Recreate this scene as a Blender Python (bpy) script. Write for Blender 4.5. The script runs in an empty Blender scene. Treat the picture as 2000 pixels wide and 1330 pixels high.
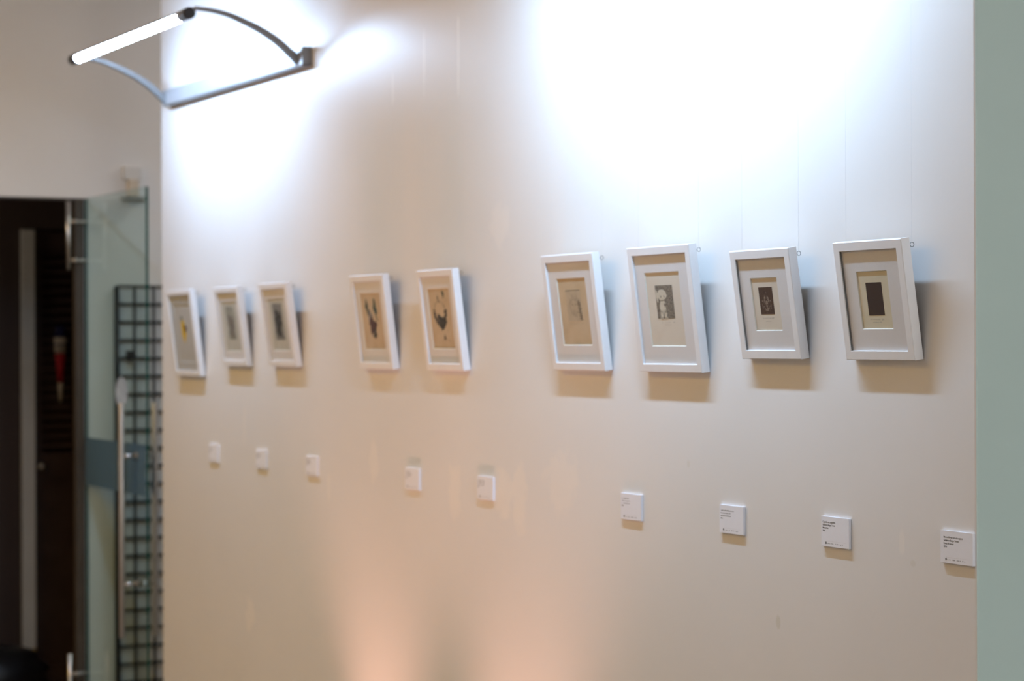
import bpy, bmesh, math, random
from mathutils import Vector, Matrix
random.seed(7)
S = bpy.context.scene
COL = S.collection

# ------------------------------------------------------------------ camera
F_PX = 4255.0
TH = math.atan(2240.0 / F_PX)
ROLL = 0.0034
cd = bpy.data.cameras.new('camera')
cam = bpy.data.objects.new('camera', cd)
COL.objects.link(cam)
fw = Vector((-math.cos(TH), math.sin(TH), 0))
rt = Vector((math.sin(TH), math.cos(TH), 0))
up = Vector((0, 0, 1))
rt2 = rt * math.cos(ROLL) - up * math.sin(ROLL)
up2 = up * math.cos(ROLL) + rt * math.sin(ROLL)
m = Matrix((rt2, up2, -fw)).transposed().to_4x4()
m.translation = Vector((0, -2.35, 1.55))
cam.matrix_world = m
cd.sensor_fit = 'HORIZONTAL'
cd.sensor_width = 23.5
cd.lens = 23.5 * F_PX / 2000.0
cd.clip_start = 0.05
cd.dof.use_dof = True
cd.dof.focus_distance = 3.75
cd.dof.aperture_fstop = 2.8
S.camera = cam

# ------------------------------------------------------------------ world, exposure
w = bpy.data.worlds.new('world')
S.world = w
w.use_nodes = True
w.node_tree.nodes['Background'].inputs[0].default_value = (1.0, 0.8, 0.6, 1)
w.node_tree.nodes['Background'].inputs[1].default_value = 0.05
S.view_settings.view_transform = 'Standard'
S.view_settings.look = 'None'
S.view_settings.gamma = 1
S.view_settings.use_curve_mapping = False
S.view_settings.exposure = 0.0

TUBE_COL = (0.490, 0.720, 1.000)        # cool tube seen by a warm-balanced camera
TUBE_POWER = 225
TUBF_COL = (0.490, 0.700, 1.000)        # the farther lamp's tube
TUBF_POWER = 155
WARM_COL = (1.000, 0.580, 0.110)
WARM_POWER = 3.45
UP_COL = (1.000, 0.520, 0.390)
UP_POWER = 37
SIDE_COL = (1.000, 1.000, 1.000)
SIDE_POWER = 9.4
PASS_COL = (0.920, 0.900, 0.920)
PASS_POWER = 22

# ------------------------------------------------------------------ materials
def mat(name, col, rough=0.5, metal=0.0, spec=0.5, emit=None, es=0.0):
    M = bpy.data.materials.new(name)
    M.use_nodes = True
    b = M.node_tree.nodes['Principled BSDF']
    b.inputs['Base Color'].default_value = (*col, 1)
    b.inputs['Roughness'].default_value = rough
    b.inputs['Metallic'].default_value = metal
    b.inputs['Specular IOR Level'].default_value = spec
    if emit:
        b.inputs['Emission Color'].default_value = (*emit, 1)
        b.inputs['Emission Strength'].default_value = es
    return M

def noise_tone(M, scale, a, b, amount=1.0, detail=4, bump=0.0, bscale=None, bdist=0.001):
    nt = M.node_tree; N = nt.nodes; L = nt.links
    P = N['Principled BSDF']
    tc = N.new('ShaderNodeTexCoord')
    n = N.new('ShaderNodeTexNoise'); n.inputs['Scale'].default_value = scale; n.inputs['Detail'].default_value = detail
    L.new(tc.outputs['Object'], n.inputs['Vector'])
    r = N.new('ShaderNodeValToRGB')
    r.color_ramp.elements[0].position = 0.5 - 0.5 / amount * 0.5
    r.color_ramp.elements[1].position = 0.5 + 0.5 / amount * 0.5
    r.color_ramp.elements[0].color = (*a, 1); r.color_ramp.elements[1].color = (*b, 1)
    L.new(n.outputs['Fac'], r.inputs['Fac'])
    L.new(r.outputs['Color'], P.inputs['Base Color'])
    if bump:
        n2 = N.new('ShaderNodeTexNoise'); n2.inputs['Scale'].default_value = bscale or scale; n2.inputs['Detail'].default_value = 3
        L.new(tc.outputs['Object'], n2.inputs['Vector'])
        bp = N.new('ShaderNodeBump'); bp.inputs['Strength'].default_value = bump; bp.inputs['Distance'].default_value = bdist
        L.new(n2.outputs['Fac'], bp.inputs['Height'])
        L.new(bp.outputs['Normal'], P.inputs['Normal'])
    return r, tc

def wall_paint(name, a, b, rough, patches=()):
    M = mat(name, a, rough)
    r, tc = noise_tone(M, 1.3, a, b, 1.5, bump=0.12, bscale=160, bdist=0.0006)
    nt = M.node_tree; N = nt.nodes; L = nt.links
    P = N['Principled BSDF']
    out = r.outputs['Color']
    if patches:
        nd = N.new('ShaderNodeTexNoise'); nd.inputs['Scale'].default_value = 26; nd.inputs['Detail'].default_value = 3
        L.new(tc.outputs['Object'], nd.inputs['Vector'])
        for (x, z, rx, rz, col, k) in patches:
            mp = N.new('ShaderNodeMapping'); mp.vector_type = 'POINT'
            mp.inputs['Location'].default_value = (-x / rx, 0, -z / rz)
            mp.inputs['Scale'].default_value = (1 / rx, 0.0, 1 / rz)
            L.new(tc.outputs['Object'], mp.inputs['Vector'])
            ln = N.new('ShaderNodeVectorMath'); ln.operation = 'LENGTH'
            L.new(mp.outputs['Vector'], ln.inputs[0])
            ad = N.new('ShaderNodeMath'); ad.operation = 'MULTIPLY_ADD'
            L.new(nd.outputs['Fac'], ad.inputs[0]); ad.inputs[1].default_value = 1.6
            L.new(ln.outputs['Value'], ad.inputs[2])
            mr = N.new('ShaderNodeMapRange')
            mr.inputs['From Min'].default_value = 1.5; mr.inputs['From Max'].default_value = 1.95
            mr.inputs['To Min'].default_value = k; mr.inputs['To Max'].default_value = 0.0
            L.new(ad.outputs[0], mr.inputs['Value'])
            mx = N.new('ShaderNodeMix'); mx.data_type = 'RGBA'
            L.new(mr.outputs[0], mx.inputs['Factor'])
            L.new(out, mx.inputs[6]); mx.inputs[7].default_value = (*col, 1)
            out = mx.outputs[2]
        L.new(out, P.inputs['Base Color'])
    return M

def glass(name, tint, gloss=1.0, rough=0.02):
    M = bpy.data.materials.new(name); M.use_nodes = True
    nt = M.node_tree; nt.nodes.clear()
    o = nt.nodes.new('ShaderNodeOutputMaterial')
    t = nt.nodes.new('ShaderNodeBsdfTransparent'); t.inputs[0].default_value = (*tint, 1)
    g = nt.nodes.new('ShaderNodeBsdfGlossy'); g.inputs['Roughness'].default_value = rough
    fr = nt.nodes.new('ShaderNodeFresnel'); fr.inputs['IOR'].default_value = 1.5
    mu = nt.nodes.new('ShaderNodeMath'); mu.operation = 'MULTIPLY'; mu.inputs[1].default_value = gloss
    mx = nt.nodes.new('ShaderNodeMixShader')
    ge = nt.nodes.new('ShaderNodeNewGeometry')          # reflect only at the outer side of each face
    sb = nt.nodes.new('ShaderNodeMath'); sb.operation = 'SUBTRACT'; sb.inputs[0].default_value = 1.0
    m2 = nt.nodes.new('ShaderNodeMath'); m2.operation = 'MULTIPLY'
    nt.links.new(ge.outputs['Backfacing'], sb.inputs[1])
    nt.links.new(fr.outputs[0], mu.inputs[0]); nt.links.new(mu.outputs[0], m2.inputs[0]); nt.links.new(sb.outputs[0], m2.inputs[1])
    nt.links.new(m2.outputs[0], mx.inputs[0])
    nt.links.new(t.outputs[0], mx.inputs[1]); nt.links.new(g.outputs[0], mx.inputs[2])
    nt.links.new(mx.outputs[0], o.inputs[0])
    return M

WALL_A, WALL_B = (0.80, 0.785, 0.775), (0.84, 0.825, 0.815)
FILL = (0.90, 0.86, 0.82); PALE = (0.93, 0.92, 0.90); GREY = (0.70, 0.68, 0.62)
patches = [(-4.767, 1.185, .034, .075, FILL, .8), (-4.505, 1.19, .05, .060, FILL, .9), (-4.43, 1.19, .036, .085, FILL, .9),
           (-4.23, 1.235, .075, .07, FILL, .7), (-5.248, 1.234, .03, .05, FILL, .6), (-4.526, 1.82, .05, .05, FILL, .5),
           (-6.161, .73, .04, .05, FILL, .8), (-4.739, 2.24, .007, .10, PALE, .9), (-4.932, 2.25, .007, .085, PALE, .7),
           (-5.12, 2.2, .006, .05, PALE, .6), (-3.02, 1.20, .008, .022, FILL, .5), (-3.393, 1.019, .007, .012, GREY, .8),
           (-3.705, 1.30, .006, .008, GREY, .4), (-6.2, 1.3, .012, .06, FILL, .5), (-5.55, 1.15, .012, .04, FILL, .6),
           (-2.99, 1.165, .007, .006, GREY, .4)]
M_wall = wall_paint('white_wall_paint', WALL_A, WALL_B, 0.36, patches)
M_green = wall_paint('greenish_light_wall', (.54, .69, .66), (.57, .72, .69), 0.5, [(-2.82, 1.02, .05, .02, (.25, .36, .30), .0)])  # greenish light from the right put into the end face colour
M_left = wall_paint('plain_wall_paint', (.84, .81, .77), (.88, .85, .81), 0.6)
M_ceil = mat('ceiling_paint', (.75, .73, .70), .8); noise_tone(M_ceil, 2, (.73, .71, .68), (.77, .75, .72))
M_floor = mat('floor_tile', (.20, .17, .13), .35); noise_tone(M_floor, 3, (.17, .14, .11), (.24, .20, .16))
M_dark = mat('hall_shade_brown', (.07, .045, .036), .7); noise_tone(M_dark, 2, (.06, .038, .03), (.08, .052, .042))  # darkness of the hall painted in as a deep brown
M_frame = mat('white_frame_lacquer', (.86, .86, .88), .35); noise_tone(M_frame, 40, (.85, .85, .87), (.88, .88, .90))
M_mat = mat('white_mat_board', (.84, .80, .81), .9); noise_tone(M_mat, 300, (.82, .78, .79), (.87, .83, .84), bump=.2, bscale=900, bdist=.0002)
M_bevel = mat('mat_bevel_cut', (.93, .90, .82), .8); noise_tone(M_bevel, 80, (.91, .88, .80), (.95, .92, .84))
M_back = mat('brown_backing', (.28, .19, .11), .8); noise_tone(M_back, 60, (.25, .17, .1), (.31, .21, .12))
M_steel = mat('brushed_steel', (.60, .58, .56), .28, 1.0); noise_tone(M_steel, 20, (.56, .54, .52), (.64, .62, .60))
M_eye = mat('dark_steel_wire', (.20, .20, .20), .35, .8); noise_tone(M_eye, 50, (.17, .17, .17), (.24, .24, .24))
M_black = mat('black_plastic', (.012, .012, .014), .4); noise_tone(M_black, 40, (.010, .010, .012), (.016, .016, .018))
M_alu = mat('grey_painted_metal', (.42, .42, .44), .4, .35); noise_tone(M_alu, 15, (.40, .40, .42), (.45, .45, .47))
M_aluD = mat('dark_grey_metal', (.20, .20, .20), .45, .3); noise_tone(M_aluD, 15, (.18, .18, .18), (.22, .22, .22))
M_line = mat('clear_nylon_line', (.72, .75, .77), .3); noise_tone(M_line, 30, (.7, .73, .75), (.74, .77, .79))
M_tube = mat('lit_tube', (.9, .9, .9), .5, emit=TUBE_COL, es=TUBE_POWER)
M_tubf = mat('lit_tube_far', (.9, .9, .9), .5, emit=TUBF_COL, es=TUBF_POWER)
M_card = mat('white_card_board', (.88, .89, .96), .5); noise_tone(M_card, 60, (.87, .88, .95), (.89, .90, .97))
M_ink = mat('black_ink', (.03, .03, .035), .7); noise_tone(M_ink, 90, (.025, .025, .03), (.05, .05, .055))
M_inkg = mat('grey_ink', (.30, .30, .33), .7); noise_tone(M_inkg, 90, (.26, .26, .29), (.34, .34, .37))
M_rule = mat('fine_grey_rule', (.62, .62, .64), .7); noise_tone(M_rule, 90, (.6, .6, .62), (.65, .65, .67))
M_pencil = mat('pencil', (.30, .27, .24), .8); noise_tone(M_pencil, 400, (.22, .2, .18), (.42, .38, .33))
M_pane = glass('clear_frame_glass', (.97, .98, .98), .55)
M_door = glass('greenish_door_glass', (.87, .94, .925), .7)
M_dedge = mat('green_glass_edge', (.004, .07, .05), .15); noise_tone(M_dedge, 8, (.003, .06, .045), (.006, .08, .06))
M_frost = bpy.data.materials.new('frosted_band'); M_frost.use_nodes = True
_n = M_frost.node_tree; _P = _n.nodes['Principled BSDF']
_P.inputs['Base Color'].default_value = (.12, .22, .34, 1); _P.inputs['Roughness'].default_value = .6
_t = _n.nodes.new('ShaderNodeBsdfTransparent'); _t.inputs[0].default_value = (.55, .70, .74, 1)
_x = _n.nodes.new('ShaderNodeMixShader'); _x.inputs[0].default_value = .72
_n.links.new(_t.outputs[0], _x.inputs[1]); _n.links.new(_P.outputs[0], _x.inputs[2])
_n.links.new(_x.outputs[0], _n.nodes['Material Output'].inputs[0])
M_wire = mat('black_wire', (.012, .016, .020), .4); noise_tone(M_wire, 20, (.010, .013, .016), (.018, .022, .026))
M_jamb = mat('brown_door_jamb', (.06, .045, .03), .5); noise_tone(M_jamb, 12, (.052, .04, .026), (.07, .052, .036))
M_grey = mat('pale_grey_paint', (.80, .78, .72), .6); noise_tone(M_grey, 6, (.77, .75, .69), (.83, .81, .75))
M_louv = mat('dark_brown_wood', (.075, .045, .036), .4); noise_tone(M_louv, 9, (.06, .035, .028), (.09, .055, .045))
M_yel = mat('yellow_paint', (.55, .34, .03), .5); noise_tone(M_yel, 20, (.50, .29, .02), (.62, .40, .05))
M_tan = mat('tan_plastic', (.66, .56, .42), .5); noise_tone(M_tan, 20, (.63, .53, .39), (.69, .59, .46))
M_blue = mat('dark_blue_cloth', (.006, .010, .07), .8); noise_tone(M_blue, 30, (.005, .008, .055), (.01, .014, .09))
M_red = mat('red_cloth', (.42, .01, .02), .7); noise_tone(M_red, 30, (.36, .008, .015), (.50, .015, .03))
M_cream = mat('cream_cloth', (.60, .52, .42), .7); noise_tone(M_cream, 30, (.50, .43, .35), (.68, .60, .50))
M_oval = mat('pale_paper_tag', (.42, .40, .36), .7); noise_tone(M_oval, 30, (.34, .32, .29), (.48, .46, .42))
M_warm = mat('warm_lamp_diffuser', (.9, .85, .75), .5, emit=WARM_COL, es=WARM_POWER)
M_side = mat('cool_window_light', (.8, .85, .85), .5, emit=SIDE_COL, es=SIDE_POWER)

# ------------------------------------------------------------------ helpers
def bm_new():
    return bmesh.new()

def box(bm, a, b, mi=0):
    x0, y0, z0 = a; x1, y1, z1 = b
    v = [bm.verts.new(p) for p in ((x0,y0,z0),(x1,y0,z0),(x1,y1,z0),(x0,y1,z0),(x0,y0,z1),(x1,y0,z1),(x1,y1,z1),(x0,y1,z1))]
    out = []
    for f in ((0,3,2,1),(4,5,6,7),(0,1,5,4),(1,2,6,5),(2,3,7,6),(3,0,4,7)):
        fc = bm.faces.new([v[i] for i in f]); fc.material_index = mi; out.append(fc)
    return out

def cyl(bm, p0, p1, r, n=20, r2=None, mi=0, caps=True):
    p0 = Vector(p0); p1 = Vector(p1); d = (p1 - p0).normalized()
    a = d.orthogonal().normalized(); b = d.cross(a)
    r2 = r if r2 is None else r2
    A = [bm.verts.new(p0 + (a*math.cos(t)+b*math.sin(t))*r) for t in [2*math.pi*i/n for i in range(n)]]
    B = [bm.verts.new(p1 + (a*math.cos(t)+b*math.sin(t))*r2) for t in [2*math.pi*i/n for i in range(n)]]
    for i in range(n):
        f = bm.faces.new((A[i], A[(i+1)%n], B[(i+1)%n], B[i])); f.material_index = mi; f.smooth = True
    if caps:
        f = bm.faces.new(A[::-1]); f.material_index = mi
        f = bm.faces.new(B); f.material_index = mi

def sweep(bm, pts, w, h, side, h1=None):
    """flat bar w (along side) x h swept along pts"""
    side = Vector(side).normalized(); rings = []
    for i, p in enumerate(pts):
        p = Vector(p)
        t = (Vector(pts[min(i+1, len(pts)-1)]) - Vector(pts[max(i-1, 0)])).normalized()
        n = t.cross(side).normalized()
        hh = h + ((h1 if h1 is not None else h) - h)*i/(len(pts)-1)
        rings.append([bm.verts.new(p + side*w/2*sx + n*hh/2*sy) for sx, sy in ((-1,-1),(1,-1),(1,1),(-1,1))])
    for a, b in zip(rings, rings[1:]):
        for i in range(4):
            bm.faces.new((a[i], a[(i+1)%4], b[(i+1)%4], b[i]))
    bm.faces.new(rings[0][::-1]); bm.faces.new(rings[-1])

def tube_path(bm, pts, r, n=10, closed=False):
    rings = []
    N = len(pts)
    for i, p in enumerate(pts):
        p = Vector(p)
        if closed: t = Vector(pts[(i+1)%N]) - Vector(pts[(i-1)%N])
        else: t = Vector(pts[min(i+1,N-1)]) - Vector(pts[max(i-1,0)])
        t.normalize(); a = t.orthogonal().normalized()
        if rings:
            a = (last - t*last.dot(t)).normalized()
        last = a; b = t.cross(a)
        rings.append([bm.verts.new(p + (a*math.cos(2*math.pi*k/n)+b*math.sin(2*math.pi*k/n))*r) for k in range(n)])
    prs = list(zip(rings, rings[1:])) + ([(rings[-1], rings[0])] if closed else [])
    for A, B in prs:
        for k in range(n):
            f = bm.faces.new((A[k], A[(k+1)%n], B[(k+1)%n], B[k])); f.smooth = True
    if not closed:
        bm.faces.new(rings[0][::-1]); bm.faces.new(rings[-1])

def obj(name, bm, mats, parent=None, bevel=0.0, fix=True):
    if fix: bmesh.ops.recalc_face_normals(bm, faces=bm.faces)
    me = bpy.data.meshes.new(name); bm.to_mesh(me); bm.free()
    for mm in (mats if isinstance(mats, (list, tuple)) else [mats]): me.materials.append(mm)
    o = bpy.data.objects.new(name, me); COL.objects.link(o)
    if parent: o.parent = parent
    if bevel:
        b = o.modifiers.new('bevel', 'BEVEL'); b.width = bevel; b.segments = 2; b.limit_method = 'ANGLE'
    return o

def empty(name, label, cat, loc=(0,0,0), group=None, rot=(0,0,0)):
    o = bpy.data.objects.new(name, None); COL.objects.link(o)
    o.location = loc; o.rotation_euler = rot; o.empty_display_size = .05
    o['label'] = label; o['category'] = cat
    if group: o['group'] = group
    return o

def tag(o, label, cat, group=None):
    o['label'] = label; o['category'] = cat
    if group: o['group'] = group
    return o

def struct(name, bm, mats, label=None, cat=None, bevel=0):
    o = obj(name, bm, mats, None, bevel); o['kind'] = 'structure'
    o['label'] = label; o['category'] = cat or 'wall'
    return o

# ------------------------------------------------------------------ room shell
CZ = 3.3
bm = bm_new(); box(bm, (-10.4, -6.3, -.2), (3.7, 3.2, 0)); struct('floor', bm, M_floor, 'dark tiled floor of the gallery room', 'floor')
bm = bm_new(); box(bm, (-10.4, -6.3, CZ), (3.7, 3.2, CZ+.2)); struct('ceiling', bm, M_ceil, 'off white ceiling of the gallery room', 'ceiling')
# display wall: free-standing block whose end at the right has greenish side light put into its colour
bm = bm_new()
fs = box(bm, (-6.97, 0, 0), (-2.822, 1.1, CZ))
fs[3].material_index = 1
struct('wall_front', bm, [M_wall, M_green], 'white display wall carrying the row of box frames, with greenish light put into the pale green of its end face', 'wall', bevel=.004)
bm = bm_new(); box(bm, (-8.0, 3.0, 0), (3.5, 3.2, CZ)); struct('wall_rear', bm, M_left, 'plain wall of the passage behind the display wall')
bm = bm_new(); box(bm, (-8.0, -6.3, 0), (3.5, -6.1, CZ)); struct('wall_back', bm, M_left, 'plain wall opposite the display wall')
bm = bm_new(); box(bm, (3.5, -6.3, 0), (3.7, 3.2, CZ)); struct('wall_right', bm, M_left, 'plain wall at the near end of the room')
# left wall with the doorway (y -1.05 .. 0.012, up to z 2.09)
bm = bm_new()
box(bm, (-8.03, .045, 0), (-8.0, 3.2, CZ)); box(bm, (-8.03, -6.3, 0), (-8.0, -1.10, CZ)); box(bm, (-8.03, -1.10, 2.09), (-8.0, .045, CZ))
struct('wall_left', bm, M_left, 'cream wall around the dark doorway at the far left')
bm = bm_new()
box(bm, (-8.034, .010, 0), (-7.996, .044, 2.089)); box(bm, (-8.034, -1.099, 0), (-7.996, -1.06, 2.089)); box(bm, (-8.034, -1.06, 2.082), (-7.998, .010, 2.089))
struct('trim_1', bm, M_jamb, 'brown jamb lining the dark doorway', 'door jamb')
# dark hall behind the doorway
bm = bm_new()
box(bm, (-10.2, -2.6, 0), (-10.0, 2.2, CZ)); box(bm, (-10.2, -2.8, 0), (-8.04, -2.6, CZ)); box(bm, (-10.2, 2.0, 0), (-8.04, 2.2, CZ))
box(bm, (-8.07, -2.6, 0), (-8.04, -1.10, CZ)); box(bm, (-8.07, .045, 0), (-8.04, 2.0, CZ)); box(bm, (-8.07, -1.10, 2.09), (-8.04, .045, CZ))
struct('wall_hall', bm, M_dark, 'hall wall seen through the doorway, its shade put into a dark brown colour')
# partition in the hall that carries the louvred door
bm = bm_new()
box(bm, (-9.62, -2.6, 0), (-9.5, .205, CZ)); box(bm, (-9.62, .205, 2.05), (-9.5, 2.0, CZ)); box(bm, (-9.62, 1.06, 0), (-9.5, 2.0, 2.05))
struct('wall_partition', bm, M_dark, 'partition inside the hall to the left of the pale strip, its shade put into a dark brown colour')
bm = bm_new(); box(bm, (-9.60, .205, .20), (-9.475, .262, 2.045)); 
struct('trim_2', bm, M_grey, 'pale grey upright door post in the dark hall', 'door post')
bm = bm_new(); box(bm, (-9.60, .208, .0), (-9.48, .260, .06)); box(bm, (-9.60, .206, .06), (-9.472, .263, .198))
struct('trim_3', bm, M_yel, 'yellow painted foot of the pale post in the dark hall', 'door post foot', bevel=.003)
# louvred dark door
d = empty('door_2', 'dark brown louvred door with a small round knob inside the dark hall', 'door', (-9.52, .265, 0)); d['kind'] = 'structure'
bm = bm_new()
W2 = .79
box(bm, (-.03, 0, .01), (.01, .035, 2.04)); box(bm, (-.03, W2-.05, .01), (.01, W2, 2.04))
box(bm, (-.03, .035, 1.96), (.01, W2-.05, 2.04)); box(bm, (-.03, .035, .95), (.01, W2-.05, 1.06)); box(bm, (-.03, .035, .01), (.01, W2-.05, .12))
box(bm, (-.02, .035, .12), (-.004, W2-.05, .95))
obj('door_leaf', bm, M_louv, d, bevel=.002)
bm = bm_new()
z = 1.085
while z < 1.95:
    v = [bm.verts.new(p) for p in ((-.026, .036, z+.026), (.010, .036, z-.006), (.010, W2-.051, z-.006), (-.026, W2-.051, z+.026),
                                   (-.026, .036, z+.034), (.010, .036, z+.004), (.010, W2-.051, z+.004), (-.026, W2-.051, z+.034))]
    for f in ((0,1,2,3),(4,7,6,5),(0,4,5,1),(1,5,6,2),(2,6,7,3),(3,7,4,0)): bm.faces.new([v[i] for i in f])
    z += .043
obj('louvre_slats', bm, M_louv, d)
bm = bm_new(); cyl(bm, (.01, .027, 1.0), (.035, .027, 1.0), .008); 
bmesh.ops.create_uvsphere(bm, u_segments=20, v_segments=12, radius=.019, matrix=Matrix.Translation((.045, .027, 1.0)))
obj('door_knob', bm, M_steel, d)

# ------------------------------------------------------------------ picture frames
def ring_moulding(bm, W, H, prof):
    """prof: list of (inset, y); mitred ring, x 0..W (centred), z 0..H"""
    cs = [(-W/2, 0, 1, 1), (W/2, 0, -1, 1), (W/2, H, -1, -1), (-W/2, H, 1, -1)]
    rings = []
    for x, z, sx, sz in cs:
        rings.append([bm.verts.new((x + sx*i, y, z + sz*i)) for i, y in prof])
    n = len(prof)
    for k in range(4):
        A, B = rings[k], rings[(k+1) % 4]
        for j in range(n):
            bm.faces.new((A[j], A[(j+1)%n], B[(j+1)%n], B[j]))

def plate(bm, x0, z0, x1, z1, y0, y1):
    box(bm, (x0, y0, z0), (x1, y1, z1))

def blob(bm, cx, cz, rx, rz, y, seed=0, jag=.25, n=26, ang=0, th=.00012):
    R = random.Random(seed); ph = [R.uniform(0, 6.28) for _ in range(5)]
    pts = []
    for i in range(n):
        t = 2*math.pi*i/n
        k = 1 + jag*(.5*math.sin(3*t+ph[0]) + .35*math.sin(5*t+ph[1]) + .3*math.sin(9*t+ph[2]))
        a, b = rx*k*math.cos(t), rz*k*math.sin(t)
        pts.append((cx + a*math.cos(ang)-b*math.sin(ang), cz + a*math.sin(ang)+b*math.cos(ang)))
    A = [bm.verts.new((x, y, z)) for x, z in pts]; B = [bm.verts.new((x, y-th, z)) for x, z in pts]
    bm.faces.new(B); bm.faces.new(A[::-1])
    for i in range(n): bm.faces.new((A[i], A[(i+1)%n], B[(i+1)%n], B[i]))

def stroke(bm, pts, w, y, th=.0001):
    """flat ribbon through (x,z) points"""
    L = []; Rr = []
    for i, p in enumerate(pts):
        a = pts[max(i-1,0)]; b = pts[min(i+1,len(pts)-1)]
        dx, dz = b[0]-a[0], b[1]-a[1]; l = math.hypot(dx, dz) or 1
        nx, nz = -dz/l*w/2, dx/l*w/2
        L.append(bm.verts.new((p[0]+nx, y-th, p[1]+nz))); Rr.append(bm.verts.new((p[0]-nx, y-th, p[1]-nz)))
    for i in range(len(pts)-1): bm.faces.new((L[i], L[i+1], Rr[i+1], Rr[i]))

def arc(cx, cz, rx, rz, a0, a1, n=16):
    return [(cx+rx*math.cos(a0+(a1-a0)*i/n), cz+rz*math.sin(a0+(a1-a0)*i/n)) for i in range(n+1)]

def scribble(bm, x0, z, x1, w, y, seed, amp):
    """a short line of pencil handwriting: wavy strokes broken into words"""
    R = random.Random(seed); x = x0
    while x < x1:
        L = R.uniform(.003, .007); pts = []
        for i in range(9):
            pts.append((x + L*i/8, z + amp*(1 if i % 2 else -1)*R.uniform(.3, 1)))
        stroke(bm, pts, w, y); x += L + R.uniform(.001, .003)

def toned(name, a, b, scale, rough=.85, amount=2.0):
    M = mat(name, a, rough); noise_tone(M, scale, a, b, amount, detail=6); return M

M_paperC = toned('cream_print_paper', (.76, .67, .50), (.80, .71, .55), 30)
M_paperW = toned('warm_white_paper', (.78, .68, .58), (.81, .72, .62), 30)
M_paperT = toned('tan_print_paper', (.62, .46, .29), (.68, .52, .35), 25)
M_paperG = toned('pale_grey_paper', (.60, .58, .53), (.66, .64, .59), 30)
M_p9 = toned('very_dark_brown_print', (.030, .012, .010), (.040, .016, .013), 300)
M_p8 = toned('dark_brown_print', (.050, .020, .014), (.085, .042, .030), 350)
M_ghost = toned('pale_scratched_ink', (.42, .34, .28), (.18, .10, .07), 700, amount=4)
M_p7 = toned('grainy_grey_print', (.10, .08, .06), (.34, .29, .24), 420, amount=3)
M_p7l = toned('pale_etched_paper', (.66, .58, .47), (.72, .64, .53), 200)
M_p6 = toned('faint_plate_tone', (.54, .42, .29), (.60, .47, .33), 60)
M_p6d = toned('speckled_grey_ink', (.10, .07, .05), (.40, .31, .22), 900, amount=3)
M_p3 = toned('speckled_dark_grey_print', (.12, .12, .12), (.42, .41, .39), 300, amount=3)
M_p3d = toned('smoky_black_ink', (.02, .02, .02), (.12, .12, .12), 160, amount=3)
M_p2 = toned('speckled_grey_print', (.22, .22, .19), (.52, .51, .46), 300, amount=3)
M_p2d = toned('soft_grey_purple_ink', (.14, .12, .12), (.34, .31, .29), 200, amount=3)
M_inkb = toned('blotted_black_ink', (.012, .012, .012), (.05, .04, .035), 300)
M_inkgr = toned('dark_green_ink', (.015, .045, .03), (.05, .08, .05), 300)
M_inkm = toned('maroon_ink', (.06, .015, .02), (.10, .03, .03), 200)
M_yellow = toned('bright_yellow_ink', (.80, .58, .02), (.85, .50, .03), 120)
M_gry1 = toned('grey_card_tone', (.56, .55, .55), (.62, .61, .60), 200)

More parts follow.
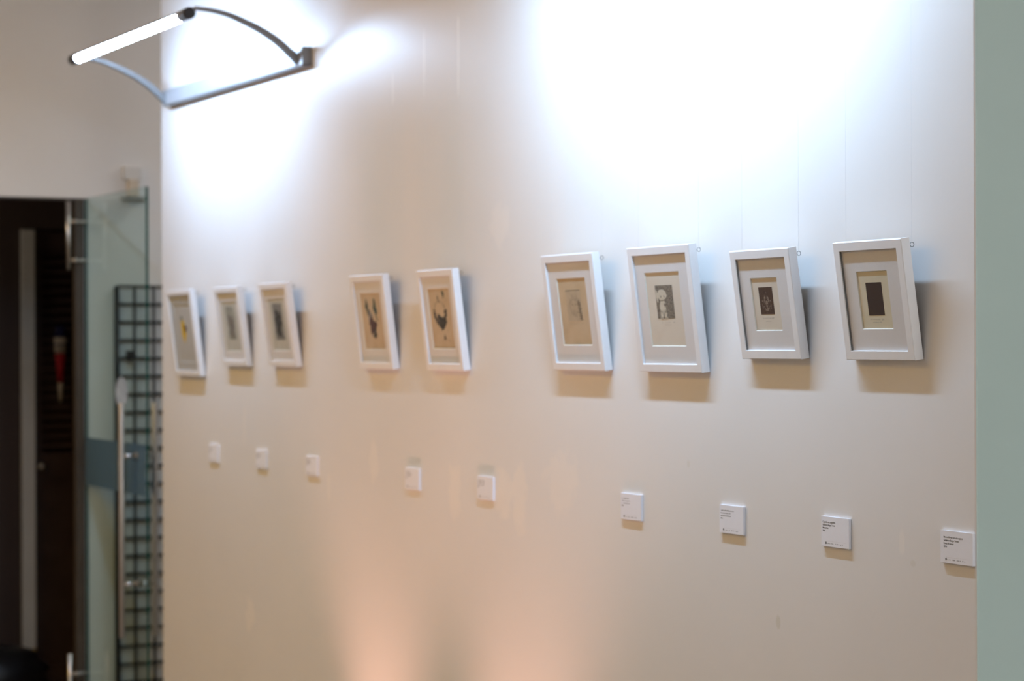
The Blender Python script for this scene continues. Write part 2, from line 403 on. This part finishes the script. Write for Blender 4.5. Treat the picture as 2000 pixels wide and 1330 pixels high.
def art(i, g, W, H, yp, x0, z0, x1, z1, uc):
    """prints: yp is the paper surface plane (front faces -y)"""
    y = yp - .0001
    if i == 9:
        bm = bm_new(); plate(bm, uc-.0222, H*.372, uc+.0222, H*.648, y, y-.0002); obj('printed_image', bm, M_p9, g)
        bm = bm_new(); scribble(bm, uc-.020, H*.338, uc+.006, .0005, y, 3, .0008); scribble(bm, uc+.013, H*.338, uc+.020, .0007, y, 5, .0018)
        scribble(bm, uc-.013, H*.315, uc+.006, .0005, y, 8, .0008); obj('pencil_caption', bm, M_pencil, g)
    if i == 8:
        bm = bm_new(); plate(bm, uc-.0222, H*.406, uc+.0222, H*.655, y, y-.0002); p = obj('printed_image', bm, M_p8, g)
        bm = bm_new(); yy = y-.0002; zc = H*.50
        for s in (-1, 1):
            blob(bm, uc+s*.0055, zc+.010, .0016, .006, yy, 3+s, .5, ang=s*.25)
            blob(bm, uc+s*.0015, zc+.003, .0022, .004, yy, 7+s, .5, ang=s*.5)
            blob(bm, uc+s*.012, zc+.006, .0022, .0011, yy, 9+s, .6)
            stroke(bm, arc(uc, zc-.003, .008*s, .009, 0, -1.5, 10), .0014, yy)
            blob(bm, uc+s*.013, zc-.004, .0011, .0035, yy, 19+s, .6)
        blob(bm, uc, zc-.0035, .0028, .0018, yy, 2, .4); blob(bm, uc+.002, zc-.008, .005, .0012, yy, 4, .5); blob(bm, uc-.001, zc-.0115, .004, .0011, yy, 5, .5)
        R = random.Random(4)
        for k in range(70):
            t = R.uniform(0, 6.28); rr = R.uniform(.006, .018)
            blob(bm, uc+rr*math.cos(t)*.95, zc+.003+rr*math.sin(t)*1.1, .0004, .0004, yy, k, .3, 6)
        obj('scratched_face', bm, M_ghost, p)['label'] = 'pale scratched face on the brown print'
        bm = bm_new(); scribble(bm, uc-.018, H*.372, uc+.008, .0005, y, 3, .0008); scribble(bm, uc+.012, H*.374, uc+.019, .0007, y, 5, .0018)
        scribble(bm, uc-.009, H*.343, uc+.005, .0005, y, 8, .0008); obj('pencil_caption', bm, M_pencil, g)
    if i == 7:
        hx = .0325; za, zb = H*.425, H*.69
        bm = bm_new(); plate(bm, uc-hx, za, uc+hx, zb, y, y-.0002); p = obj('printed_image', bm, M_p7, g)
        bm = bm_new(); yy = y-.0002; c = uc-.009; zt = zb-.020
        blob(bm, c, zt, .0175, .0115, yy, 3, .05)                        # head
        blob(bm, c, zt-.024, .0120, .0150, yy, 5, .08)                   # torso
        blob(bm, c-.019, zt-.002, .0032, .013, yy, 6, .1, ang=.12)       # raised arm
        blob(bm, c-.0065, zt-.040, .0050, .0090, yy, 7, .1); blob(bm, c+.0075, zt-.040, .0050, .0095, yy, 8, .1)
        blob(bm, c-.008, zt-.047, .0058, .0026, yy, 9, .1); blob(bm, c+.009, zt-.047, .0058, .0026, yy, 10, .1)
        obj('figure', bm, M_p7l, p)['label'] = 'pale standing child figure with one arm raised'
        bm = bm_new(); yy -= .00012
        for s in (-1, 1): blob(bm, c+.002+s*.006, zt-.003, .0014, .0026, yy, 11+s, .2)
        stroke(bm, arc(c+.002, zt-.006, .002, .0012, 3.3, 6.1, 8), .0005, yy)
        stroke(bm, arc(c, zt-.001, .0165, .0110, 3.6, 5.9, 16), .0008, yy)
        stroke(bm, [(c+.001, zt-.034), (c+.001, zt-.047)], .0012, yy); blob(bm, c+.009, zt-.020, .0045, .0034, yy, 14, .3)
        stroke(bm, [(c-.010, zt-.020), (c-.013, zt-.030)], .0006, yy)
        obj('figure_lines', bm, M_p7, p)
        bm = bm_new(); scribble(bm, uc-.020, H*.395, uc-.014, .0005, y, 3, .0010); scribble(bm, uc-.006, H*.393, uc+.013, .0004, y, 5, .0008); scribble(bm, uc+.024, H*.395, uc+.031, .0007, y, 6, .0016)
        scribble(bm, uc-.008, H*.375, uc+.012, .0004, y, 8, .0008); obj('pencil_caption', bm, M_pencil, g)
    if i == 6:
        hx = .032; za, zb = H*.425, H*.690
        bm = bm_new(); plate(bm, uc-hx, za, uc+hx, zb, y, y-.0002); p = obj('printed_image', bm, M_p6, g)
        bm = bm_new(); yy = y-.0002; zc = (za+zb)/2 - .004
        stroke(bm, [(uc-hx, zb-.0008), (uc+hx, zb-.0004)], .0016, yy)
        for s in (-1, 1):
            blob(bm, uc+.001+s*.0065, zc+.006, .0017, .0024, yy, 13+s, .3)
        stroke(bm, arc(uc+.001, zc-.005, .006, .004, 3.5, 6.0, 10), .0011, yy)
        for k in range(26):
            a = math.radians(30 + k*12.5); R = random.Random(k)
            r0 = R.uniform(.012, .016); r1 = r0 + R.uniform(.006, .012)
            stroke(bm, [(uc+.001+r0*math.cos(a), zc+.002+r0*math.sin(a)), (uc+.002+r1*math.cos(a+.15), zc+.003+r1*math.sin(a+.15))], .0010, yy)
        for k in range(6): blob(bm, uc+.022+.001*k, zc+.010-.0068*k, .0055, .0048, yy-.0001*(k%2), 30+k, .5)
        obj('etched_drawing', bm, M_p6d, p)['label'] = 'faint sketchy face with a darker right side'
        bm = bm_new(); scribble(bm, uc-.028, H*.40, uc+.012, .0004, y, 3, .0010); scribble(bm, uc+.021, H*.402, uc+.030, .0005, y, 6, .0012); obj('pencil_caption', bm, M_pencil, g)
    if i in (4, 5):
        yy = y
        if i == 5:
            bm = bm_new(); c = uc-.004; zc = H*.525
            for k in range(22):
                a = 2*math.pi*k/22; R = random.Random(k)
                blob(bm, c+.031*math.cos(a), zc+.012+.027*math.sin(a), R.uniform(.003, .006)*(1.3 if math.sin(a) < .1 else .38), R.uniform(.003, .007)*(1.3 if math.sin(a) < .1 else .45), yy-.0001*(k%3), k, .6, 14)
            blob(bm, c+.004, zc-.010, .023, .014, yy-.0004, 3, .5); blob(bm, c+.010, zc-.020, .012, .011, yy-.0005, 4, .5)
            sp = bm_new(); blob(sp, c+.013, zc-.050, .005, .006, yy, 12, .6, 14); blob(sp, c-.005, zc+.047, .003, .006, yy, 13, .6, 14)
            for k in range(24):
                R = random.Random(100+k); blob(sp, c+R.uniform(-.045, .045), zc+R.uniform(-.085, .06), .0012, .0010, yy, k, .3, 7)
            obj('ink_ring', bm, M_inkb, g)['label'] = 'black blotted ring of ink'
            bm = sp; o_ = obj('ink_spots', bm, M_inkb, g); o_['kind'] = 'stuff'; o_['label'] = 'scattered small ink spots'
            bm = bm_new(); blob(bm, c+.026, zc+.057, .0055, .008, yy, 21, .4, ang=.3); obj('green_mark', bm, M_inkgr, g)['label'] = 'small dark green ink mark'
        else:
            bm = bm_new(); c = uc-.004; zc = H*.525
            blob(bm, c-.024, zc+.030, .008, .018, yy, 2, .4, ang=.2); blob(bm, c-.026, zc+.047, .0035, .008, yy-.0001, 4, .3); obj('ink_ear', bm, M_inkgr, g)['label'] = 'left tall dark green ink mark'; bm = bm_new()
            blob(bm, c+.025, zc+.032, .0100, .021, yy, 5, .35, ang=.15); blob(bm, c+.030, zc+.006, .003, .012, yy-.0001, 6, .3, ang=.3)
            obj('ink_ear', bm, M_inkgr, g)['label'] = 'right tall dark green ink mark'
            bm = bm_new(); blob(bm, c-.009, zc+.010, .012, .016, yy-.0002, 7, .4); obj('ink_wash', bm, M_p2d, g)['label'] = 'grey ink wash'
            bm = bm_new(); blob(bm, c+.003, zc-.016, .022, .020, yy-.0004, 8, .35); obj('maroon_blot', bm, M_inkm, g)['label'] = 'large maroon ink blot'
            bm = bm_new(); blob(bm, c+.011, zc-.037, .010, .013, yy-.0006, 9, .35); obj('black_blot', bm, M_inkb, g)['label'] = 'small black ink blot'
    if i == 3:
        bm = bm_new(); plate(bm, uc-.036, H*.315, uc+.036, H*.755, y, y-.0002); p = obj('printed_image', bm, M_p3, g)
        bm = bm_new(); yy = y-.0002
        blob(bm, uc-.003, H*.60, .022, .018, yy, 3, .3); blob(bm, uc-.001, H*.52, .025, .020, yy-.0001, 4, .3); blob(bm, uc-.001, H*.43, .018, .019, yy-.0002, 5, .3)
        obj('dark_figure', bm, M_p3d, p)['label'] = 'smoky black figure'
    if i == 2:
        bm = bm_new(); plate(bm, uc-.034, H*.335, uc+.034, H*.755, y, y-.0002); p = obj('printed_image', bm, M_p2, g)
        bm = bm_new(); yy = y-.0002
        blob(bm, uc-.002, H*.57, .026, .014, yy, 3, .4); blob(bm, uc+.004, H*.50, .018, .018, yy-.0001, 4, .4); blob(bm, uc+.002, H*.42, .014, .015, yy-.0002, 5, .4)
        obj('grey_figure', bm, M_p2d, p)['label'] = 'soft grey figure'
    if i == 1:
        bm = bm_new(); plate(bm, uc-.040, H*.25, uc+.050, H*.80, y, y-.0002); p = obj('printed_image', bm, M_gry1, g)
        bm = bm_new(); yy = y-.0002
        blob(bm, uc-.004, H*.53, .020, .037, yy, 3, .15, ang=.1); obj('yellow_figure', bm, M_yellow, p)['label'] = 'bright yellow upright figure'
        bm = bm_new(); blob(bm, uc+.014, H*.55, .011, .013, yy-.0002, 4, .3); obj('maroon_mark', bm, M_inkm, p)['label'] = 'dark maroon mark on the yellow figure'
        bm = bm_new(); blob(bm, uc-.012, H*.665, .006, .010, yy-.0002, 4, .3); obj('green_mark', bm, M_inkgr, p)['label'] = 'small dark green tip'

# i, xl, W, zb, H, tilt, opening u0,u1,v0,v1 (fractions of face, from below), paper, label
FR = [
 (1, -6.775, .236, 1.442, .277, .125, .17, .83, .16, .84, M_gry1, 'white box frame holding a print with a bright yellow figure'),
 (2, -6.335, .210, 1.478, .240, .130, .17, .80, .18, .82, M_paperG, 'white box frame holding a pale speckled grey print, second from the glass door end'),
 (3, -5.950, .214, 1.480, .241, .138, .19, .80, .19, .82, M_paperG, 'white box frame holding a grey print with a smoky black figure'),
 (4, -5.294, .213, 1.479, .246, .125, .20, .80, .205, .81, M_paperT, 'white box frame holding tan paper with maroon and green ink blots'),
 (5, -4.880, .204, 1.480, .247, .128, .20, .80, .21, .815, M_paperT, 'white box frame holding tan paper with a black blotted ring of ink'),
 (6, -4.230, .228, 1.487, .253, .130, .225, .775, .214, .796, M_paperT, 'white box frame holding a faint sketchy face etched on tan paper'),
 (7, -3.860, .237, 1.487, .2555, .125, .215, .765, .205, .795, M_paperW, 'white box frame holding a grey print of a pale standing child figure'),
 (8, -3.482, .194, 1.516, .2065, .144, .265, .715, .257, .742, M_paperW, 'white box frame holding a small brown print with a pale scratched face'),
 (9, -3.151, .194, 1.516, .2095, .144, .265, .715, .258, .745, M_paperC, 'white box frame holding a plain very dark brown rectangle print, nearest the wall corner'),
]
DEP = .0185
for (i, xl, W, zb, H, tilt, u0, u1, v0, v1, paper, label) in FR:
    g = empty('framed_picture', label, 'framed picture', (xl + W/2, -.0012, zb), 'white box frames hung in a row on the display wall', (tilt, 0, 0))
    MW = .0165
    bm = bm_new()
    ring_moulding(bm, W, H, [(.0, .0), (.0, -DEP+.0012), (.0012, -DEP), (MW-.0008, -DEP), (MW, -DEP+.0008), (MW, -.002), (.004, -.0)])
    obj('frame_moulding', bm, M_frame, g)
    ym = -DEP + .0052          # mat surface
    x0, x1 = -W/2 + u0*W, -W/2 + u1*W; z0, z1 = v0*H, v1*H
    hx, hz0, hz1 = W/2 - MW + .001, MW - .001, H - MW + .001
    # mat board with a bevelled window
    bm = bm_new(); bv = .0012; t = .0018
    O = [(-hx, hz0), (hx, hz0), (hx, hz1), (-hx, hz1)]; I = [(x0, z0), (x1, z0), (x1, z1), (x0, z1)]
    J = [(x0+bv, z0+bv), (x1-bv, z0+bv), (x1-bv, z1-bv), (x0+bv, z1-bv)]
    vo = [bm.verts.new((a, ym, b)) for a, b in O]; vi = [bm.verts.new((a, ym, b)) for a, b in I]; vj = [bm.verts.new((a, ym+t, b)) for a, b in J]
    vb = [bm.verts.new((a, ym+t, b)) for a, b in O]
    for k in range(4):
        q = (k+1) % 4
        bm.faces.new((vo[k], vo[q], vi[q], vi[k])); f = bm.faces.new((vi[k], vi[q], vj[q], vj[k])); f.material_index = 1
        bm.faces.new((vj[k], vj[q], vb[q], vb[k])); bm.faces.new((vb[k], vb[q], vo[q], vo[k]))
    mb = obj('mat_board', bm, [M_mat if i != 1 else M_gry1, M_bevel if i != 1 else M_gry1], g)
    yp = ym + t + .0002
    bm = bm_new(); plate(bm, x0-.008, z0-.008, x1+.008, z1+.008, yp, yp+.0004); obj('print_paper', bm, paper, g)
    art(i, g, W, H, yp, x0, z0, x1, z1, (x0+x1)/2)
    bm = bm_new(); plate(bm, -hx, hz0, hx, hz1, ym-.0030, ym-.0018); obj('glass_pane', bm, M_pane, g)
    bm = bm_new(); plate(bm, -W/2+.003, .003, W/2-.003, H-.003, -.0035, -.0008); obj('backing_board', bm, M_back, g)
    if i >= 8:
        for sx in (-1, 1):
            bm = bm_new(); a, b = sorted((sx*(W/2 - MW - .0003), sx*(W/2 - MW + .001))); plate(bm, a, MW, b, H - MW, -DEP + .0016, ym); obj('gap_shade_strip', bm, M_aluD, g)['label'] = 'thin dark strip standing in for the shaded gap along the inside of the frame'  # dark strip stands in for the shaded gap between glass and moulding
    # screw eyes and the clear line they hang from (vertical in the world)
    for s in (1, -1):
        ex, ez = s*(W/2 - .004), H - .0135
        e_ = bm_new(); R_ = .0040; cy = .0075
        tube_path(e_, [(ex, cy + R_*math.cos(a), ez + R_*math.sin(a)) for a in [2*math.pi*k/20 for k in range(20)]], .0006, 8, True)
        tube_path(e_, [(ex, -.001, ez), (ex, cy - R_, ez)], .0007, 8)
        obj('screw_eye', e_, M_eye, g)
        l_ = bm_new(); ln = 2.20 - (zb + ez*math.cos(tilt))
        a = Vector((ex, cy, ez + R_)); dirz = Vector((0, math.sin(tilt), math.cos(tilt)))
        tube_path(l_, [a, a + dirz*ln], .00013, 6)
        obj('hanging_line', l_, M_line, g)

# ------------------------------------------------------------------ caption cards
def text_mesh(name, body, size, width, x, z, y, M, parent):
    cu = bpy.data.curves.new(name, 'FONT'); cu.body = body; cu.size = size; cu.extrude = 0; cu.offset = size*.012
    to = bpy.data.objects.new(name + '_src', cu); COL.objects.link(to)
    dg = bpy.context.evaluated_depsgraph_get(); dg.update()
    me = bpy.data.meshes.new_from_object(to.evaluated_get(dg))
    bpy.data.objects.remove(to)
    xs = [v.co.x for v in me.vertices]; k = width/(max(xs)-min(xs)); mn = min(xs)
    for v in me.vertices:
        v.co = Vector((x + (v.co.x-mn)*k, y, z + v.co.y))
    me.materials.clear(); me.materials.append(M)
    o = bpy.data.objects.new(name, me); COL.objects.link(o); o.parent = parent
    return o

def word_bars(bm, x, z, width, y, seed, h=.0018):
    """illegible small print: little upright strokes"""
    R = random.Random(seed); e = x + width
    while x < e:
        if R.random() < .14: x += .0018; continue
        hh = h*R.choice((.75, .75, .8, 1.15)); box(bm, (x, y-.0001, z), (x+R.uniform(.0006, .0012), y, z+hh)); x += R.uniform(.0012, .0018)

CARDS = [
 (-6.462, 'small white caption card under the yellow figure print, farthest from the camera'),
 (-6.051, 'small white caption card under the pale speckled grey print'),
 (-5.662, 'small white caption card under the smoky black figure print'),
 (-5.000, 'small white caption card under the maroon and green blot picture'),
 (-4.594, 'small white caption card under the ink ring picture, beside pale filler marks'),
 (-3.922, 'small white caption card under and right of the faint sketchy face picture'),
 (-3.543, 'small white caption card under and right of the standing child print'),
 (-3.206, 'small white caption card under and right of the scratched face print'),
 (-2.867, 'small white caption card at the wall corner, nearest the pale green end'),
]
TXT = {8: [('Me conforta con una espina', .0370), ('Guillermo Berger Torres', .0374), ('Mezzotinta', .0170), ('2016', .0075)],
       9: [('Me conforta con una espina', .0490), ('Guillermo Berger Torres', .0394), ('Punta al azúcar', .0262), ('2016', .0085)]}
TXT[8][0] = ('Capullo en papelillo', .0384)
LW = {1: (.030, .034, .028), 2: (.034, .034, .026), 3: (.030, .034, .028), 4: (.028, .035, .030), 5: (.034, .036, .030), 6: (.027, .034, .032), 7: (.045, .036, .034)}
CT = .0055
for n, (cxx, label) in enumerate(CARDS, 1):
    cw, ch = .083, .0545; zt = 1.2280 + .0012*(n in (8, 9)) ; x0 = cxx - cw/2
    g = empty('caption_card', label, 'label card', (x0, 0, zt - ch), 'white caption cards on the display wall')
    bm = bm_new(); box(bm, (0, -CT, 0), (cw, -.0002, ch)); obj('card', bm, M_card, g, bevel=.0003)
    y = -CT - .00012
    tx = .0085 if n == 9 else .0045
    if n in TXT:
        for k, (s, wd) in enumerate(TXT[n]):
            text_mesh('caption_text', s, .0046, wd, tx, ch - .0125 - k*.0053 + .0008*(n == 8), y, M_ink, g)
    else:
        bm = bm_new()
        for k, wd in enumerate(LW[n]): word_bars(bm, tx, ch - .0115 - k*.0052, wd, y+.0001, n*7+k)
        word_bars(bm, tx, ch - .0115 - 3*.0052, .0075, y+.0001, n*7+5)
        obj('caption_text', bm, M_ink, g)
    bm = bm_new(); box(bm, (.014, y, .0098), (.074, y+.0001, .0100)); obj('ruled_line', bm, M_rule, g)
    bm = bm_new(); lx = .013; box(bm, (lx, y-.0001, .0045), (lx+.0032, y, .0080)); box(bm, (lx+.0006, y-.0001, .0080), (lx+.0026, y, .0088))
    obj('logo', bm, M_ink, g)
    bm = bm_new()
    for k, (a, b) in enumerate(((.0172, .0105), (.0310, .006), (.0425, .009), (.0565, .008))): word_bars(bm, a, .0050, b, y+.0001, n*3+k+50, .0016)
    obj('small_print', bm, M_inkg, g)

# ------------------------------------------------------------------ picture lamps
def lamp(x0, x1, label, TM):
    L = x1 - x0
    g = empty('picture_lamp', label, 'wall lamp', (x0, 0, 2.322), 'tube picture lamps above the frames')
    bm = bm_new(); box(bm, (0.004, -.028, .004), (L-.004, -.0002, .052)); obj('mounting_channel', bm, M_alu, g, bevel=.002)
    bm = bm_new(); box(bm, (0.0, -.0300, .000), (L, -.0002, .004)); obj('channel_lip', bm, M_aluD, g, bevel=.001)
    for xx in (0, L-.006):
        bm = bm_new(); box(bm, (xx, -.0300, .000), (xx+.006, -.0002, .053)); obj('channel_end', bm, M_aluD, g, bevel=.001)
    ctrl = [(-.0215, .0130), (-.0370, .0285), (-.0828, .0652), (-.1316, .0940), (-.1801, .1150), (-.2282, .1315), (-.2760, .1410), (-.3300, .1450)]
    pts = []
    for a in range(len(ctrl)-1):
        p0 = ctrl[max(a-1, 0)]; p1 = ctrl[a]; p2 = ctrl[a+1]; p3 = ctrl[min(a+2, len(ctrl)-1)]
        for q in range(8):
            t = q/8
            pts.append(tuple(.5*((2*p1[j]) + (-p0[j]+p2[j])*t + (2*p0[j]-5*p1[j]+4*p2[j]-p3[j])*t*t + (-p0[j]+3*p1[j]-3*p2[j]+p3[j])*t**3) for j in (0, 1)))
    pts.append(ctrl[-1])
    zt = .1345
    for xx in (.012, L-.045):
        bm = bm_new(); sweep(bm, [(xx, a, b) for a, b in pts], .022, .022, (1, 0, 0), .008); obj('arm', bm, M_aluD, g, bevel=.001)
    bm = bm_new(); cyl(bm, (L-.140, -.335, zt), (L-.096, -.335, zt), .0155, 28); obj('end_collar', bm, M_aluD, g)
    for (a, b) in ((.008, .078), (L-.096, L-.066)):
        bm = bm_new(); cyl(bm, (a, -.335, zt), (b, -.335, zt), .0165, 36); obj('end_cap', bm, M_black, g)
    bm = bm_new(); n = 28; r = .0145; xa, xb = .078, L-.140
    A = []; B = []
    for k in range(n):
        t = 2*math.pi*k/n; A.append(bm.verts.new((xa, -.335+r*math.cos(t), zt+r*math.sin(t)))); B.append(bm.verts.new((xb, -.335+r*math.cos(t), zt+r*math.sin(t))))
    for k in range(n):
        tm = math.degrees(2*math.pi*(k+.5)/n)
        f = bm.faces.new((A[k], A[(k+1)%n], B[(k+1)%n], B[k])); f.smooth = True
        f.material_index = 1 if 15 < tm < 165 else 0      # closed aluminium back of the tube on top
    obj('light_tube', bm, [TM, M_alu], g)
    return g
lamp(-6.862, -5.660, 'lit white tube lamp on curved arms above the three frames nearest the door', M_tubf)
lamp(-4.235, -3.033, 'lit white tube lamp high above the four nearest frames', M_tube)

# ------------------------------------------------------------------ warm floor uplights
for (ux, lab) in ((-5.20, 'warm floor uplight below the maroon and green blot picture'), (-4.40, 'warm floor uplight below the faint sketchy face picture')):
    g = empty('floor_uplight', lab, 'floor lamp', (ux, -.23, 0), 'warm floor uplights at the foot of the display wall')
    bm = bm_new(); cyl(bm, (0, 0, 0), (0, 0, .10), .05, 28, caps=False); cyl(bm, (0, 0, .0), (0, 0, .012), .06, 28); obj('lamp_housing', bm, M_aluD, g)
    bm = bm_new(); cyl(bm, (0, 0, .055), (0, 0, .06), .047, 28); obj('lens', bm, mat('warm_lens', (.9, .8, .6), .3, emit=UP_COL, es=3), g)
    ld = bpy.data.lights.new('uplight_beam', 'SPOT'); ld.energy = UP_POWER; ld.color = UP_COL; ld.spot_size = math.radians(76); ld.spot_blend = 1.0; ld.shadow_soft_size = .03
    lo = bpy.data.objects.new('uplight_beam', ld); COL.objects.link(lo); lo.parent = g; lo.location = (0, 0, .07); lo.rotation_euler = (math.radians(180), 0, 0)

# ------------------------------------------------------------------ warm ceiling panels (the room's general light) and the cool window behind the camera's right
for (px, py, lab) in ((-6.6, -3.0, 'warm square ceiling panel near the doorway end'), (-4.7, -3.0, 'warm square ceiling panel in the middle of the room')):
    g = empty('ceiling_panel', lab, 'ceiling light', (px, py, CZ), 'warm ceiling panels over the room')
    bm = bm_new(); ring = [(-.92, -.92), (.92, -.92), (.92, .92), (-.92, .92)]
    box(bm, (-.92, -.92, -.05), (.92, -.90, 0)); box(bm, (-.92, .90, -.05), (.92, .92, 0)); box(bm, (-.92, -.90, -.05), (-.90, .90, 0)); box(bm, (.90, -.90, -.05), (.92, .90, 0))
    obj('panel_frame', bm, M_aluD, g)
    bm = bm_new(); box(bm, (-.90, -.90, -.04), (.90, .90, -.03)); obj('diffuser', bm, M_warm, g)

g = empty('ceiling_panel', 'added unseen ceiling panel that brightens the passage beside the glass door', 'ceiling light', (-7.4, 1.5, CZ))  # unseen panel added to brighten the wall behind the glass door
bm = bm_new(); box(bm, (-.23, -.23, -.05), (.23, -.21, 0)); box(bm, (-.23, .21, -.05), (.23, .23, 0)); box(bm, (-.23, -.21, -.05), (-.21, .21, 0)); box(bm, (.21, -.21, -.05), (.23, .21, 0))
obj('panel_frame', bm, M_aluD, g)
bm = bm_new(); box(bm, (-.21, -.21, -.04), (.21, .21, -.03)); obj('diffuser', bm, mat('passage_fill_panel', (.9, .9, .9), .5, emit=PASS_COL, es=PASS_POWER), g)

bm = bm_new(); box(bm, (3.44, -1.2, 1.0), (3.46, .9, 2.5))
o = obj('window_1', bm, M_side); o['kind'] = 'structure'; o['label'] = 'bright window at the near end of the room, outside the photo'; o['category'] = 'window'

# ------------------------------------------------------------------ glass door
g = empty('glass_door', 'open frameless glass door with steel pull bars and a frosted band', 'door', (-8.0, .05, 0)); g.name = 'door_1'; g['kind'] = 'structure'
bm = bm_new()
fs = box(bm, (.006, -.005, .012), (.728, .005, 2.088))
for k in (0, 1, 3, 5): fs[k].material_index = 1
obj('glass_leaf', bm, [M_door, M_dedge], g)
bm = bm_new(); box(bm, (-.020, -.0066, 1.013), (.722, -.0056, 1.192)); obj('frosted_band', bm, M_frost, g)
for s in (-1, 1):
    bm = bm_new(); cyl(bm, (.622, s*.060, .515), (.622, s*.060, 1.335), .0115, 24)
    h_ = obj('pull_bar', bm, M_steel, g, bevel=.001)
    for zz in (.70, 1.15):
        bm = bm_new(); cyl(bm, (.622, s*.006, zz), (.622, s*.054, zz), .008, 16); cyl(bm, (.622, s*.0055, zz), (.622, s*.009, zz), .014, 20); obj('standoff', bm, M_steel, h_)
for (za, zb) in ((1.82, 2.075), (.10, .385)):
    bm = bm_new(); cyl(bm, (.03, -.075, za), (.03, -.075, zb), .0085, 16); b_ = obj('hinge_bar', bm, M_steel, g)
    for zz in (za+.035, zb-.075):
        bm = bm_new(); cyl(bm, (.03, -.068, zz), (.03, -.006, zz), .005, 12); bmesh.ops.create_uvsphere(bm, u_segments=14, v_segments=10, radius=.009, matrix=Matrix.Translation((.036, -.052, zz))); obj('hinge_pin', bm, M_steel, b_)

# oval tag looped on the near pull bar
bm = bm_new()
ov = [(.022*math.cos(2*math.pi*k/28), .055*math.sin(2*math.pi*k/28)) for k in range(28)]
A = [bm.verts.new((0, x, z)) for x, z in ov]; B = [bm.verts.new((.0015, x, z)) for x, z in ov]
bm.faces.new(A); bm.faces.new(B[::-1])
for k in range(28): bm.faces.new((A[k], A[(k+1)%28], B[(k+1)%28], B[k]))
o = obj('oval_tag', bm, M_oval); o.location = (-7.392, -.006, 1.372)
tag(o, 'pale oval tag hanging at the top of the near steel pull bar', 'tag')

# ------------------------------------------------------------------ wire grid panel
g = empty('wire_grid', 'black wire grid display panel leaning on the wall behind the glass door', 'grid panel', (-7.985, .165, .0))
Wg, Hg = .62, 1.76
bm = bm_new()
cyl(bm, (0, 0, .0), (0, 0, Hg), .0105, 12); cyl(bm, (0, Wg, .0), (0, Wg, Hg), .0105, 12)
cyl(bm, (0, 0, Hg), (0, Wg, Hg), .005, 12); cyl(bm, (0, 0, .03), (0, Wg, .03), .005, 12)
obj('outer_rim', bm, M_wire, g)
bm = bm_new(); k = 1
while .0 + k*.075 < Wg-.02:
    cyl(bm, (.006, k*.0755-.008, .03), (.006, k*.0755-.008, Hg), .0062, 8); k += 1
z = Hg - .0682
while z > .05:
    cyl(bm, (0, 0, z), (0, Wg, z), .0060, 8); z -= .0682
obj('wire_mesh', bm, M_wire, g)
bm = bm_new(); box(bm, (.008, -.013, -.02), (.030, .013, .012)); box(bm, (.008, -.006, -.035), (.018, .006, .0)); o = obj('grid_hook', bm, M_black, None, .003); o.location = (-7.978, .207, 1.505)
tag(o, 'small black hook clipped on the wire grid panel', 'hook')

g = empty('hall_fill_lamp', 'small warm globe added to brighten the pale post in the dark hall, unseen left of the doorway', 'ceiling light', (-8.75, -1.35, CZ))  # unseen lamp added to lift the pale post in the hall
bm = bm_new(); cyl(bm, (0, 0, -.75), (0, 0, 0), .004, 8); cyl(bm, (0, 0, -.02), (0, 0, 0), .05, 20); obj('cord', bm, M_black, g)
bm = bm_new(); bmesh.ops.create_uvsphere(bm, u_segments=24, v_segments=14, radius=.08, matrix=Matrix.Translation((0, 0, -.83))); obj('globe', bm, mat('hall_fill_globe', (.9, .85, .8), .5, emit=(1, .88, .72), es=32), g)

# small tan wall box above the door end
g = empty('wall_sounder', 'small tan box with its shadow as a thin dark bar on the wall above the wire grid', 'wall box', (-8.0, .23, 2.09))
bm = bm_new(); box(bm, (0, -.022, .012), (.035, .018, .075)); obj('box_body', bm, M_tan, g, bevel=.004)
bm = bm_new(); box(bm, (0, -.038, .075), (.02, .034, .125)); obj('box_cover', bm, mat('pale_cover', (.74, .71, .66), .5), g, bevel=.004)
bm = bm_new(); box(bm, (0, -.045, .0), (.05, .045, .008)); obj('shadow_bar', bm, mat('grey_green_shadow', (.20, .24, .22), .5), g)  # shadow under the box built as a thin dark bar

# pennant on the louvred door
g = empty('hanging_pennant', 'tapered blue, cream and red hanging ornament on the dark louvred door', 'ornament', (-9.49, .380, 1.285))
def seg(name, z0, z1, r0, r1, M, dep=.5):
    bm = bm_new(); cyl(bm, (0, 0, z0), (0, 0, z1), r0, 20, r1)
    for v in bm.verts: v.co.x *= dep
    return obj(name, bm, M, g)
seg('white_tip', 0, .085, .007, .012, M_cream)
seg('red_body', .085, .215, .012, .023, M_red)
seg('cream_collar', .215, .285, .024, .029, M_cream)
bm = bm_new(); cyl(bm, (0, 0, .250), (0, 0, .256), .0275, 20, .0285)
for v in bm.verts: v.co.x *= .56
obj('dark_stripe', bm, M_blue, g)
seg('blue_top', .285, .335, .029, .020, M_blue)

# dark rounded bag on the hall floor
bm = bm_new(); bmesh.ops.create_uvsphere(bm, u_segments=32, v_segments=20, radius=1.0)
for v in bm.verts:
    c = v.co; c.x *= .16; c.y *= .22; c.z = c.z*.13 + .13
    c.y += .015*math.sin(9*c.z*10); 
    if c.z < .004: c.z = .0
o = obj('rounded_bag', bm, M_black); o.location = (-9.25, .03, 0)
for p in o.data.polygons: p.use_smooth = True
tag(o, 'black rounded bag on the floor of the dark hall', 'bag')
